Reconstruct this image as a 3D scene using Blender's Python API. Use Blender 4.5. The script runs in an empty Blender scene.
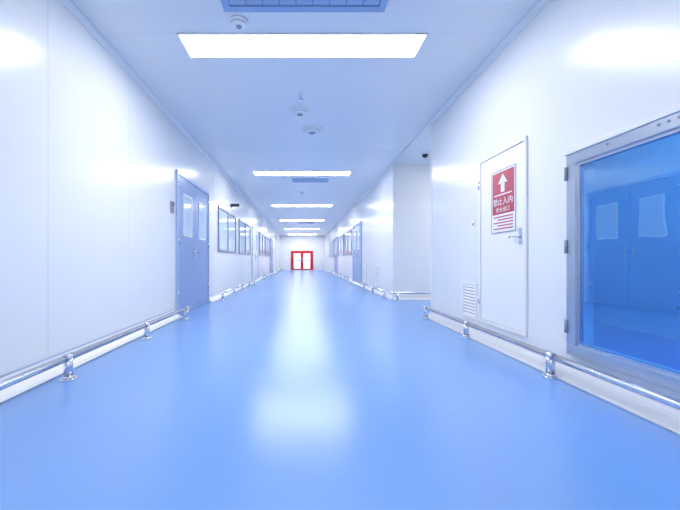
import bpy, bmesh, math
from mathutils import Vector, Matrix
S=bpy.context.scene
S.view_settings.view_transform='Standard'
S.view_settings.look='None'
S.view_settings.exposure=0.0
H=3.09; XL=-2.0; XR=2.05; YB=-4.0; YE=28.8; Y1=5.05; Y2=7.3; XB=6.0

# ---------------- materials
def mat(name,col,rough=.4,metal=0,spec=.5,emit=0,ecol=None,noise=None,bump=0,coat=0):
    m=bpy.data.materials.new(name); m.use_nodes=True
    nt=m.node_tree; b=nt.nodes['Principled BSDF']
    b.inputs['Base Color'].default_value=(*col,1)
    b.inputs['Roughness'].default_value=rough
    b.inputs['Metallic'].default_value=metal
    b.inputs['Specular IOR Level'].default_value=spec
    b.inputs['Coat Weight'].default_value=coat
    if emit:
        b.inputs['Emission Color'].default_value=(*(ecol or col),1)
        b.inputs['Emission Strength'].default_value=emit
    if noise:
        tc=nt.nodes.new('ShaderNodeTexCoord'); n=nt.nodes.new('ShaderNodeTexNoise')
        n.inputs['Scale'].default_value=noise[0]; n.inputs['Detail'].default_value=3
        nt.links.new(tc.outputs['Object'],n.inputs['Vector'])
        r=nt.nodes.new('ShaderNodeMix'); r.data_type='RGBA'
        k=noise[1]
        r.inputs['A'].default_value=(*[c*(1-k) for c in col],1)
        r.inputs['B'].default_value=(*[min(1,c*(1+k)) for c in col],1)
        nt.links.new(n.outputs['Fac'],r.inputs['Factor']); nt.links.new(r.outputs['Result'],b.inputs['Base Color'])
        if bump:
            bp=nt.nodes.new('ShaderNodeBump'); bp.inputs['Strength'].default_value=bump; bp.inputs['Distance'].default_value=.01
            nt.links.new(n.outputs['Fac'],bp.inputs['Height']); nt.links.new(bp.outputs['Normal'],b.inputs['Normal'])
    return m
WALL=mat('wall_panel_white',(.85,.865,.885),.24,noise=(.7,.012))
SEAM=mat('panel_seam',(.62,.66,.74),.5)
CEIL=mat('ceiling_panel_white',(.86,.875,.895),.30,noise=(.6,.012))
CSEAM=mat('ceiling_seam',(.78,.80,.83),.5)
FLOOR=mat('epoxy_floor_blue',(.185,.375,.77),.25,spec=1.0,noise=(.8,.03))
COVE=mat('white_cove',(.9,.905,.92),.3)
STEEL=mat('stainless_steel',(.68,.71,.78),.22,metal=1)
ALU=mat('aluminium_frame',(.55,.60,.68),.28,metal=.85)
WHITE=mat('white_plastic',(.87,.88,.9),.4)
DOORB=mat('door_blue',(.28,.39,.66),.3)
DOORF=mat('door_frame_blue',(.40,.51,.75),.3)
DARK=mat('dark_plastic',(.03,.035,.05),.35)
GREY=mat('grey_plastic',(.28,.32,.4),.4)
VENTB=mat('vent_blue_grey',(.34,.48,.74),.4)
VENTD=mat('vent_slot_dark',(.22,.32,.52),.6)
RED=mat('red_paint',(.62,.02,.03),.35)
SRED=mat('sign_red',(.48,.06,.10),.35)
PANE=mat('window_pane',(.62,.74,.88),.08,spec=.8)
LAMP=mat('led_diffuser',(1,1,1),.5,emit=29,ecol=(1,.98,.95))
GLOW=mat('end_glass',(.8,.9,1),.1,emit=.7)
ROOMW=mat('inner_room_wall',(.60,.72,.84),.4,noise=(1.5,.15))
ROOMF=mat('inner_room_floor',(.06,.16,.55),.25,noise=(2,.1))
ROOMFILL=mat('inner_fill_glow',(1,1,1),.5,emit=18,ecol=(.97,.98,1))  # emission for the added fill light of the inner room
def glassmat():
    m=bpy.data.materials.new('blue_tinted_glass'); m.use_nodes=True; nt=m.node_tree; N=nt.nodes
    N.remove(N['Principled BSDF']); o=N['Material Output']
    t=N.new('ShaderNodeBsdfTransparent'); t.inputs[0].default_value=(.05,.36,.88,1)
    tc=N.new('ShaderNodeTexCoord'); n=N.new('ShaderNodeTexNoise'); n.inputs['Scale'].default_value=3
    nt.links.new(tc.outputs['Object'],n.inputs['Vector'])
    bp=N.new('ShaderNodeBump'); bp.inputs['Strength'].default_value=.04; bp.inputs['Distance'].default_value=.02
    nt.links.new(n.outputs['Fac'],bp.inputs['Height'])
    g=N.new('ShaderNodeBsdfGlossy'); g.inputs['Roughness'].default_value=.01; g.inputs['Color'].default_value=(.62,.85,1,1)
    nt.links.new(bp.outputs['Normal'],g.inputs['Normal'])
    mx=N.new('ShaderNodeMixShader'); mx.inputs[0].default_value=.33
    nt.links.new(t.outputs[0],mx.inputs[1]); nt.links.new(g.outputs[0],mx.inputs[2]); nt.links.new(mx.outputs[0],o.inputs[0])
    return m
GLASS=glassmat()

# ---------------- builder
class B:
    def __init__(s,name): s.bm=bmesh.new(); s.m=[]; s.name=name
    def mi(s,m):
        if m not in s.m: s.m.append(m)
        return s.m.index(m)
    def box(s,x0,x1,y0,y1,z0,z1,m,bev=0):
        x0,x1=sorted((x0,x1)); y0,y1=sorted((y0,y1)); z0,z1=sorted((z0,z1))
        r=bmesh.ops.create_cube(s.bm,size=1,matrix=Matrix.Translation(((x0+x1)/2,(y0+y1)/2,(z0+z1)/2))@Matrix.Diagonal((x1-x0,y1-y0,z1-z0,1)))
        i=s.mi(m)
        fs={f for v in r['verts'] for f in v.link_faces}
        for f in fs: f.material_index=i
        if bev:
            es={e for v in r['verts'] for e in v.link_edges}
            q=bmesh.ops.bevel(s.bm,geom=list(es),offset=bev,segments=2,affect='EDGES',profile=.5)
            for f in q['faces']: f.material_index=i
    def cyl(s,p0,p1,r0,m,r1=None,seg=24,smooth=True):
        p0=Vector(p0); p1=Vector(p1); d=p1-p0
        M=Matrix.Translation((p0+p1)/2)@d.to_track_quat('Z','Y').to_matrix().to_4x4()
        r=bmesh.ops.create_cone(s.bm,cap_ends=True,segments=seg,radius1=r0,radius2=r0 if r1 is None else r1,depth=d.length,matrix=M)
        i=s.mi(m)
        for f in {f for v in r['verts'] for f in v.link_faces}:
            f.material_index=i; f.smooth= smooth and len(f.verts)==4
    def sph(s,c,r,m,sc=(1,1,1)):
        q=bmesh.ops.create_uvsphere(s.bm,u_segments=24,v_segments=14,radius=r,matrix=Matrix.Translation(c)@Matrix.Diagonal((*sc,1)))
        i=s.mi(m)
        for f in {f for v in q['verts'] for f in v.link_faces}: f.material_index=i; f.smooth=True
    def prism(s,prof,y0,y1,m,axis='Y',smooth=False):
        P=(lambda a,z,t:(a,t,z)) if axis=='Y' else (lambda a,z,t:(t,a,z))
        A=[s.bm.verts.new(P(a,z,y0)) for a,z in prof]; C=[s.bm.verts.new(P(a,z,y1)) for a,z in prof]
        i=s.mi(m); n=len(prof); fs=[]
        for k in range(n):
            fs.append(s.bm.faces.new((A[k],A[(k+1)%n],C[(k+1)%n],C[k])))
        fs.append(s.bm.faces.new(A)); fs.append(s.bm.faces.new(C[::-1]))
        for f in fs: f.material_index=i
        bmesh.ops.recalc_face_normals(s.bm,faces=fs)
    def done(s):
        me=bpy.data.meshes.new(s.name)
        s.bm.to_mesh(me); s.bm.free()
        for m in s.m: me.materials.append(m)
        o=bpy.data.objects.new(s.name,me); S.collection.objects.link(o); return o

# ---------------- shell
b=B('floor'); b.box(XL-.15,XB+.1,YB-.1,YE+.1,-.1,0,FLOOR); b.done()
b=B('ceiling'); b.box(XL-.15,XB+.1,YB-.1,YE+.1,H,H+.1,CEIL)
y=YB+.5
while y<YE:
    b.box(XL,XR if not(Y1<y<Y2) else XB,y-.002,y+.002,H-.001,H,CSEAM); y+=3.3
b.done()
WY0,WY1,WZ0,WZ1=1.22,2.36,.27,1.62   # glazed opening
def seams(b,x,sgn,y0,y1,step,off,skip=()):
    y=y0+off
    while y<y1-.05:
        if not any(a<y<c for a,c in skip): b.box(x-sgn*.001,x,y-.002,y+.002,.13,H-.05,SEAM)
        y+=step
b=B('wall_left'); b.box(XL,XL-.1,YB,YE,0,H,WALL); seams(b,XL,-1,YB,YE,1.18,.62,[(5.0,6.8)]); b.done()
b=B('wall_right')
b.box(XR,XR+.1,YB,WY0,0,H,WALL); b.box(XR,XR+.1,WY1,Y1,0,H,WALL)
b.box(XR,XR+.1,WY0,WY1,0,WZ0,WALL); b.box(XR,XR+.1,WY0,WY1,WZ1,H,WALL)
seams(b,XR,1,YB,Y1,1.18,.35,[(2.8,3.7),(1.1,2.5)]); b.done()
b=B('wall_right_far'); b.box(XR+.03,XR+.13,Y2,YE,0,H,WALL); seams(b,XR+.03,1,Y2,YE,1.18,1.1); b.done()
b=B('wall_branch_back'); b.box(XR+.13,XB,Y2,Y2+.1,0,H,WALL); b.done()
b=B('wall_branch_front'); b.box(XR+.1,XB,Y1-.1,Y1,0,H,WALL); b.done()
b=B('wall_branch_end'); b.box(XB,XB+.1,Y1-.1,Y2+.1,0,H,WALL); b.done()
b=B('wall_end'); b.box(XL,XR+.03,YE,YE+.1,0,H,WALL); b.done()
b=B('wall_rear'); b.box(XL,XR,YB-.1,YB,0,H,WALL); b.done()
# inner room behind the window
b=B('wall_inner_room')
RX=4.2; RY0,RY1=-1.0,4.9
b.box(RX,RX+.05,RY0,RY1,.012,H-.01,ROOMW); b.box(XR+.1,RX,RY0-.05,RY0,.012,H-.01,ROOMW); b.box(XR+.1,RX,RY1-.02,RY1+.03,.012,H-.01,ROOMW)
b.box(RX-.02,RX,RY0,RY1,.012,.14,ROOMW)
b.done()
b=B('floor_inner_room'); b.box(XR+.1,RX+.05,RY0-.05,RY1,0,.012,ROOMF); b.done()
b=B('inner_fill_light'); b.box(2.9,3.2,.2,3.8,H-.03,H-.002,ROOMFILL);  # unseen fill light, added to brighten the room behind the glass
b.box(2.86,2.9,.16,3.84,H-.035,H-.002,WHITE); b.box(3.2,3.24,.16,3.84,H-.035,H-.002,WHITE); b.done()

# coves
def prof(x,s,w=.11,h=.11):
    pts=[(x,0)]
    pts.append((x+s*w,0)); pts.append((x+s*w,.012))
    for k in range(7):
        a=k/6*math.pi/2
        pts.append((x+s*(w-.008-(w-.02)*math.sin(a)), .012+(h-.012)*(1-math.cos(a))))
    pts.append((x,h)); return pts
def cprof(x,s,w=.05):
    pts=[(x,H),(x,H-w)]
    for k in range(5):
        a=k/4*math.pi/2
        pts.append((x+s*(.006+(w-.006)*(1-math.cos(a))),H-w+(w-.004)*math.sin(a)))
    pts.append((x+s*w,H)); return pts
def cove(name,x,s,segs,w=.12,h=.12):
    b=B(name)
    for y0,y1 in segs:
        b.prism(prof(x,s,w,h),y0,y1,COVE)
        b.box(x,x+s*.008,y0,y1,h,h+.012,ALU)
        b.box(x+s*w,x+s*(w+.004),y0,y1,0,.010,ALU)
    return b.done()
cove('baseboard_left',XL,1,[(YB,5.05),(6.81,YE)])
LDOOR=(5.12,6.74)
cove('baseboard_right',XR,-1,[(YB,Y1)])
cove('baseboard_right_far',XR+.03,-1,[(Y2,YE)],.08,.1)
b=B('baseboard_branch'); b.prism(prof(Y2,-1,.08,.1),XR+.03,XB,COVE,'X'); b.done()
for n,x,s,y0,y1 in (('trim_1',XL,1,YB,YE),('trim_2',XR,-1,YB,Y1),('trim_3',XR+.03,-1,Y2,YE)):
    b=B(n); b.prism(cprof(x,s),y0,y1,COVE); b.box(x+s*.05,x+s*.056,y0,y1,H-.004,H,SEAM); b.done()  # seam-coloured strip paints in the shadow line along the trim edge
b=B('trim_4'); b.box(XR-.03,XR+.0,Y1,Y2,H-.03,H,COVE); b.done()
b=B('trim_5'); b.box(XR-.012,XR+.03,Y1,Y1+.02,0,H-.03,COVE); b.done()

# ---------------- guard rails
def rail(x,y0,y1,feet,zr=.165):
    b=B('guard_rail')
    r=.026
    b.cyl((x,y0,zr),(x,y1,zr),r,STEEL)
    for ye in (y0,y1): b.sph((x,ye,zr),r*1.05,STEEL)
    for fy in feet:
        b.cyl((x,fy,0),(x,fy,.012),.055,STEEL)
        b.cyl((x,fy,.012),(x,fy,.03),.042,STEEL,r1=.031)
        b.cyl((x,fy,.03),(x,fy,zr),.03,STEEL)
        b.cyl((x,fy-.04,zr),(x,fy+.04,zr),.03,STEEL)
    return b.done()
def fr(a,b_,st=1.22):
    o=[];y=a
    while y<=b_+.01: o.append(y); y+=st
    return o
rail(-1.76,YB+.2,4.95,fr(2.41-1.22*5,4.0,1.22)+[4.87])
for a,c in ((7.0,12.6),(14.6,20.0),(21.8,28.3)): rail(-1.76,a,c,fr(a+.1,c-.05,1.2))
rail(1.91,YB+.2,5.0,fr(2.46-1.26*5,4.0,1.26)+[4.93])
for a,c in ((7.3,11.0),(13.2,18.5),(20.5,28.3)): rail(1.9,a,c,fr(a+.1,c-.05,1.2))
b=B('guard_rail')
b.cyl((1.98,7.12,.165),(5.9,7.12,.165),.024,STEEL); b.sph((1.98,7.12,.165),.025,STEEL)
for fx in (2.12,3.3,4.5,5.7):
    b.cyl((fx,7.12,0),(fx,7.12,.012),.055,STEEL); b.cyl((fx,7.12,.012),(fx,7.12,.165),.029,STEEL)
b.done()

# ---------------- ceiling lights
def lightpanel(x0,x1,y0,y1):
    b=B('ceiling_light_panel'); t=.02
    b.box(x0-t,x1+t,y0-t,y0,H-.014,H-.001,WHITE); b.box(x0-t,x1+t,y1,y1+t,H-.014,H-.001,WHITE)
    b.box(x0-t,x0,y0,y1,H-.014,H-.001,WHITE); b.box(x1,x1+t,y0,y1,H-.014,H-.001,WHITE)
    b.box(x0,x1,y0,y1,H-.010,H-.001,LAMP)
    b.done()
for k in range(-1,6):
    yc=3.265+4.8*k
    if yc>YE-.5: break
    lightpanel(-1.19,1.2,yc-.165,yc+.165)
lightpanel(3.6,5.2,6.0,6.3)  # added fill panel, out of view, brightens the branch wall
def vent(x0,x1,y0,y1,n=9):
    b=B('ceiling_air_vent'); t=.06
    z0,z1=H-.022,H-.001
    b.box(x0,x1,y0,y0+t,z0,z1,VENTB); b.box(x0,x1,y1-t,y1,z0,z1,VENTB)
    b.box(x0,x0+t,y0+t,y1-t,z0,z1,VENTB); b.box(x1-t,x1,y0+t,y1-t,z0,z1,VENTB)
    b.box(x0+t,x1-t,y0+t,y1-t,H-.006,z1,VENTD)
    w=(x1-x0-2*t)/n
    for i in range(n):
        b.box(x0+t+i*w+.006,x0+t+(i+1)*w-.006,y0+t+.01,y1-t-.01,H-.016,H-.006,VENTB)
    b.done()
vent(-.68,.72,2.2,2.80)
vent(-.26,.72,8.6,8.95)
vent(-.26,.72,18.6,18.95)
def detector(x,y,r,name='smoke_detector'):
    b=B(name)
    b.cyl((x,y,H-.001),(x,y,H-.018),r,WHITE,r1=r*.97,seg=40)
    b.cyl((x,y,H-.018),(x,y,H-.045),r*.78,WHITE,r1=r*.6,seg=40)
    b.cyl((x,y,H-.045),(x,y,H-.052),r*.3,GREY,seg=24)
    b.done()
detector(-.58,2.94,.085); detector(-.03,4.72,.14); detector(.17,5.4,.19); detector(.0,10.3,.1)
b=B('ceiling_sprinkler'); x,y=-.02,4.2
b.cyl((x,y,H-.001),(x,y,H-.012),.055,WHITE); b.cyl((x,y,H-.012),(x,y,H-.05),.014,STEEL)
b.cyl((x-.02,y,H-.04),(x-.02,y,H-.085),.004,STEEL); b.cyl((x+.02,y,H-.04),(x+.02,y,H-.085),.004,STEEL)
b.box(x-.024,x+.024,y-.006,y+.006,H-.05,H-.042,STEEL)
b.cyl((x,y,H-.083),(x,y,H-.089),.034,STEEL); b.done()
b=B('security_camera'); x,y=2.5,6.5
b.cyl((x,y,H-.001),(x,y,H-.05),.075,WHITE,r1=.07); b.sph((x,y,H-.055),.06,DARK); b.done()

# ---------------- doors
def double_door(name,wx,s,y0,y1,z1,body=DOORB,frame=DOORF,win=True):
    b=B(name); t=.06
    b.box(wx,wx+s*.035,y0-t,y0,0,z1+t,frame); b.box(wx,wx+s*.035,y1,y1+t,0,z1+t,frame)
    b.box(wx,wx+s*.035,y0,y1,z1,z1+t,frame)
    mid=(y0+y1)/2
    for a,c,hs in ((y0,mid,1),(mid,y1,-1)):
        a+=.004; c-=.004
        b.box(wx,wx+s*.02,a,c,.008,z1-.004,body,bev=.003)
        w=c-a; wa=a+w*.28; wc=a+w*.74; za,zc=1.33,1.98
        f=wx+s*.02
        if win:
            q=.03
            b.box(f,f+s*.012,wa-q,wc+q,zc,zc+q,WHITE); b.box(f,f+s*.012,wa-q,wc+q,za-q,za,WHITE)
            b.box(f,f+s*.012,wa-q,wa,za,zc,WHITE); b.box(f,f+s*.012,wc,wc+q,za,zc,WHITE)
            b.box(f,f+s*.003,wa,wc,za,zc,PANE)
        hy = c-.07 if hs==1 else a+.07
        b.box(f,f+s*.008,hy-.022,hy+.022,.92,1.14,STEEL)
        b.cyl((f,hy,1.05),(f+s*.05,hy,1.05),.01,STEEL)
        b.cyl((f+s*.05,hy+.01*hs,1.05),(f+s*.05,hy-.12*hs,1.05),.01,STEEL)
        hy2=a if hs==1 else c
        for z in (.3,1.15,2.05): b.cyl((wx+s*.03,hy2,z),(wx+s*.03,hy2,z+.11),.012,STEEL)
    return b.done()
double_door('door_1',XL,1,LDOOR[0],LDOOR[1],2.27)
double_door('door_2',XL,1,12.8,14.4,2.2,WHITE,ALU)
double_door('door_3',XL,1,20.2,21.6,2.2)
double_door('door_4',XR+.03,-1,11.2,12.9,2.2)
double_door('door_5',XR+.03,-1,18.7,20.2,2.2)
b=B('access_control_panel'); b.box(XL,XL+.03,4.86,4.95,1.62,1.8,GREY,bev=.006); b.box(XL+.03,XL+.032,4.875,4.935,1.72,1.785,DARK); b.cyl((XL+.03,4.905,1.67),(XL+.036,4.905,1.67),.014,RED); b.done()

def window(name,wx,s,y0,y1,z0,z1,frame=ALU,pane=PANE,n=2,t=.05,d=.03):
    b=B(name)
    b.box(wx,wx+s*d,y0,y1,z1-t,z1,frame); b.box(wx,wx+s*d,y0,y1,z0,z0+t,frame)
    b.box(wx,wx+s*d,y0,y0+t,z0+t,z1-t,frame); b.box(wx,wx+s*d,y1-t,y1,z0+t,z1-t,frame)
    b.box(wx,wx+s*.006,y0+t,y1-t,z0+t,z1-t,pane)
    for i in range(1,n):
        yy=y0+(y1-y0)*i/n; b.box(wx+s*.006,wx+s*d*.9,yy-.02,yy+.02,z0+t,z1-t,frame)
    return b.done()
DF=mat('dark_window_frame',(.24,.29,.38),.3,metal=.3)
window('window_1',XL,1,7.6,9.6,1.1,2.2,DF,n=2)
window('window_2',XL,1,10.1,12.3,1.1,2.2,DF,n=2)
window('window_3',XL,1,15.0,17.2,1.1,2.2,DF,n=2)
window('window_4',XL,1,17.6,19.7,1.1,2.2,DF,n=2)
window('window_5',XR+.03,-1,13.4,15.4,1.1,2.2,DF,n=2)
window('window_6',XR+.03,-1,15.9,18.2,1.1,2.2,DF,n=2)
window('window_7',XR+.03,-1,21,24,1.1,2.2,DF,n=3)
b=B('wall_camera'); b.box(XL,XL+.03,8.96,9.04,2.38,2.48,DARK); b.box(XL+.03,XL+.24,8.96,9.05,2.4,2.48,DARK,bev=.01); b.done()

def bigwin():
    b=B('window_8'); y0,y1,z0,z1=1.13,2.43,.19,1.69; wx=XR
    t=.08
    for (a,c,e,f) in ((y0,y1,z1-t,z1),(y0,y1,z0,z0+t),(y0,y0+t,z0+t,z1-t),(y1-t,y1,z0+t,z1-t)):
        b.box(wx,wx-.045,a,c,e,f,ALU,bev=.005)
    u=.02
    for (a,c,e,f) in ((y0+t,y1-t,z1-t-u,z1-t),(y0+t,y1-t,z0+t,z0+t+u),(y0+t,y0+t+u,z0+t+u,z1-t-u),(y1-t-u,y1-t,z0+t+u,z1-t-u)):
        b.box(wx,wx-.03,a,c,e,f,STEEL)
    i=b.mi(GLASS); x=wx-.012
    vs=[b.bm.verts.new(p) for p in ((x,y0+t+u,z0+t+u),(x,y0+t+u,z1-t-u),(x,y1-t-u,z1-t-u),(x,y1-t-u,z0+t+u))]
    f=b.bm.faces.new(vs); f.material_index=i
    b.box(wx,wx-.055,y0,y1+.01,z1,z1+.035,COVE,bev=.004)
    for yy in (1.45,1.7,1.75,1.8,2.1): b.cyl((wx-.045,yy,z1-.03),(wx-.05,yy,z1-.03),.008,GREY)
    for zz in (.35,.95,1.5):
        b.cyl((wx-.05,y1-.005,zz),(wx-.05,y1-.005,zz+.1),.011,GREY)
    b.done()
bigwin()

b=B('door_6'); y0,y1,z0,z1=2.9,3.68,.2,2.03; wx=XR; t=.035
for (a,c,e,f) in ((y0,y1,z1-t,z1),(y0,y1,z0,z0+t),(y0,y0+t,z0+t,z1-t),(y1-t,y1,z0+t,z1-t)):
    b.box(wx,wx-.022,a,c,e,f,WHITE,bev=.003)
b.box(wx,wx-.012,y0+t+.004,y1-t-.004,z0+t+.004,z1-t-.004,COVE,bev=.002)
b.box(wx,wx-.002,y0+t,y1-t,z0+t,z1-t,SEAM)
b.box(wx-.012,wx-.02,y0+.06,y0+.1,1.05,1.2,STEEL)
b.cyl((wx-.02,y0+.08,1.12),(wx-.06,y0+.08,1.12),.009,STEEL); b.cyl((wx-.055,y0+.07,1.12),(wx-.055,y0+.19,1.12),.009,STEEL)
for z in (.4,1.7): b.cyl((wx-.026,y1-.02,z),(wx-.026,y1-.02,z+.09),.009,STEEL)
b.done()

# warning sign
sign=bpy.data.objects.new('warning_sign',None); S.collection.objects.link(sign)
def child(o,n): o.name=n; o.parent=sign; return o
fx=XR-.013
b=B('sign_board'); Y0,Y1s,Z0,Z1=3.04,3.43,1.18,1.82
b.box(fx,fx-.006,Y0,Y1s,Z0,Z1,COVE)
for (a,c,e,f) in ((Y0,Y1s,Z1-.008,Z1),(Y0,Y1s,Z0,Z0+.008),(Y0,Y0+.008,Z0,Z1),(Y1s-.008,Y1s,Z0,Z1)): b.box(fx-.006,fx-.008,a,c,e,f,GREY)
b.box(fx-.006,fx-.008,Y0+.022,Y1s-.022,Z0+.19,Z1-.022,SRED)
ym=(Y0+Y1s)/2
b.box(fx-.008,fx-.009,ym-.03,ym+.03,1.59,1.69,WHITE)
b.prism([(ym-.075,1.68),(ym+.075,1.68),(ym,1.775)],fx-.009,fx-.008,WHITE,'X')
b.box(fx-.008,fx-.009,ym-.14,ym+.14,1.56,1.572,WHITE)
for r,z in enumerate((1.335,1.305,1.275,1.245,1.215)):
    b.box(fx-.006,fx-.0075,Y0+.04,Y1s-.04-(.07 if r%2 else 0),z,z+.012,SRED)
child(b.done(),'board')
def text(body,y,z,size,m,n,dep=.0008):
    c=bpy.data.curves.new(n,'FONT'); c.body=body; c.size=size; c.align_x='CENTER'; c.align_y='CENTER'; c.extrude=dep
    o=bpy.data.objects.new(n,c); S.collection.objects.link(o); c.materials.append(m)
    o.matrix_world=Matrix(((0,0,-1,fx-.0092),(-1,0,0,y),(0,1,0,z),(0,0,0,1)))
    child(o,n)
text('禁止入内',ym,1.49,.08,WHITE,'heading_text')
text('安全出口',ym,1.41,.055,WHITE,'sub_text')

def grille(wx,s,y0,y1,z0,z1,n):
    b=B('wall_return_air_grille'); t=.025
    b.box(wx,wx+s*.015,y0,y1,z1-t,z1,WHITE);b.box(wx,wx+s*.015,y0,y1,z0,z0+t,WHITE)
    b.box(wx,wx+s*.015,y0,y0+t,z0+t,z1-t,WHITE);b.box(wx,wx+s*.015,y1-t,y1,z0+t,z1-t,WHITE)
    b.box(wx,wx+s*.002,y0+t,y1-t,z0+t,z1-t,GREY)
    h=(z1-z0-2*t)/n
    for i in range(n):
        z=z0+t+i*h
        b.prism([(wx+s*.002,z+h*.6),(wx+s*.013,z+h*.1),(wx+s*.013,z+h*.22),(wx+s*.002,z+h*.8)],y0+t,y1-t,WHITE)
    b.done()
grille(XR,-1,3.74,4.08,.2,.63,10)
grille(XR+.03,-1,8.6,9.1,.2,.75,9)
grille(XR+.03,-1,10.3,10.7,.2,.75,9)
b=B('wall_socket'); b.box(XR,XR-.01,3.78,3.86,1.28,1.37,WHITE,bev=.003); b.box(XR-.01,XR-.012,3.8,3.84,1.31,1.34,GREY); b.done()

# end door red
b=B('door_7'); x0,x1,z1=-1.0,1.0,1.72; yy=YE
t=.13
b.box(x0,x0+t,yy-.06,yy,0,z1,RED); b.box(x1-t,x1,yy-.06,yy,0,z1,RED); b.box(x0+t,x1-t,yy-.06,yy,z1-t,z1,RED)
for a,c in ((x0+t,-.005),(.005,x1-t)):
    b.box(a,a+.13,yy-.045,yy,0.01,z1-t,RED); b.box(c-.13,c,yy-.045,yy,0.01,z1-t,RED)
    b.box(a+.13,c-.13,yy-.045,yy,z1-t-.1,z1-t,RED); b.box(a+.13,c-.13,yy-.045,yy,.01,.12,RED)
    b.box(a+.13,c-.13,yy-.02,yy,.12,z1-t-.1,GLOW)
    b.box(a+.15,c-.15,yy-.07,yy-.045,.82,.88,STEEL)
    hx=c-.065 if a<-.1 else a+.065
    b.cyl((hx,yy-.09,.7),(hx,yy-.09,1.2),.02,STEEL); b.cyl((hx,yy-.09,.75),(hx,yy-.045,.75),.015,STEEL); b.cyl((hx,yy-.09,1.15),(hx,yy-.045,1.15),.015,STEEL)
b.done()

w=bpy.data.worlds.new('world'); S.world=w; w.use_nodes=True
w.node_tree.nodes['Background'].inputs[0].default_value=(.7,.8,1,1); w.node_tree.nodes['Background'].inputs[1].default_value=.5

cd=bpy.data.cameras.new('camera'); cam=bpy.data.objects.new('camera',cd); S.collection.objects.link(cam)
cam.location=(0,0,.9); cam.rotation_euler=(math.radians(90),0,0)
cd.sensor_width=36; cd.lens=320/680*36; cd.shift_x=38/680; cd.shift_y=5/680; cd.clip_start=.05
S.camera=cam
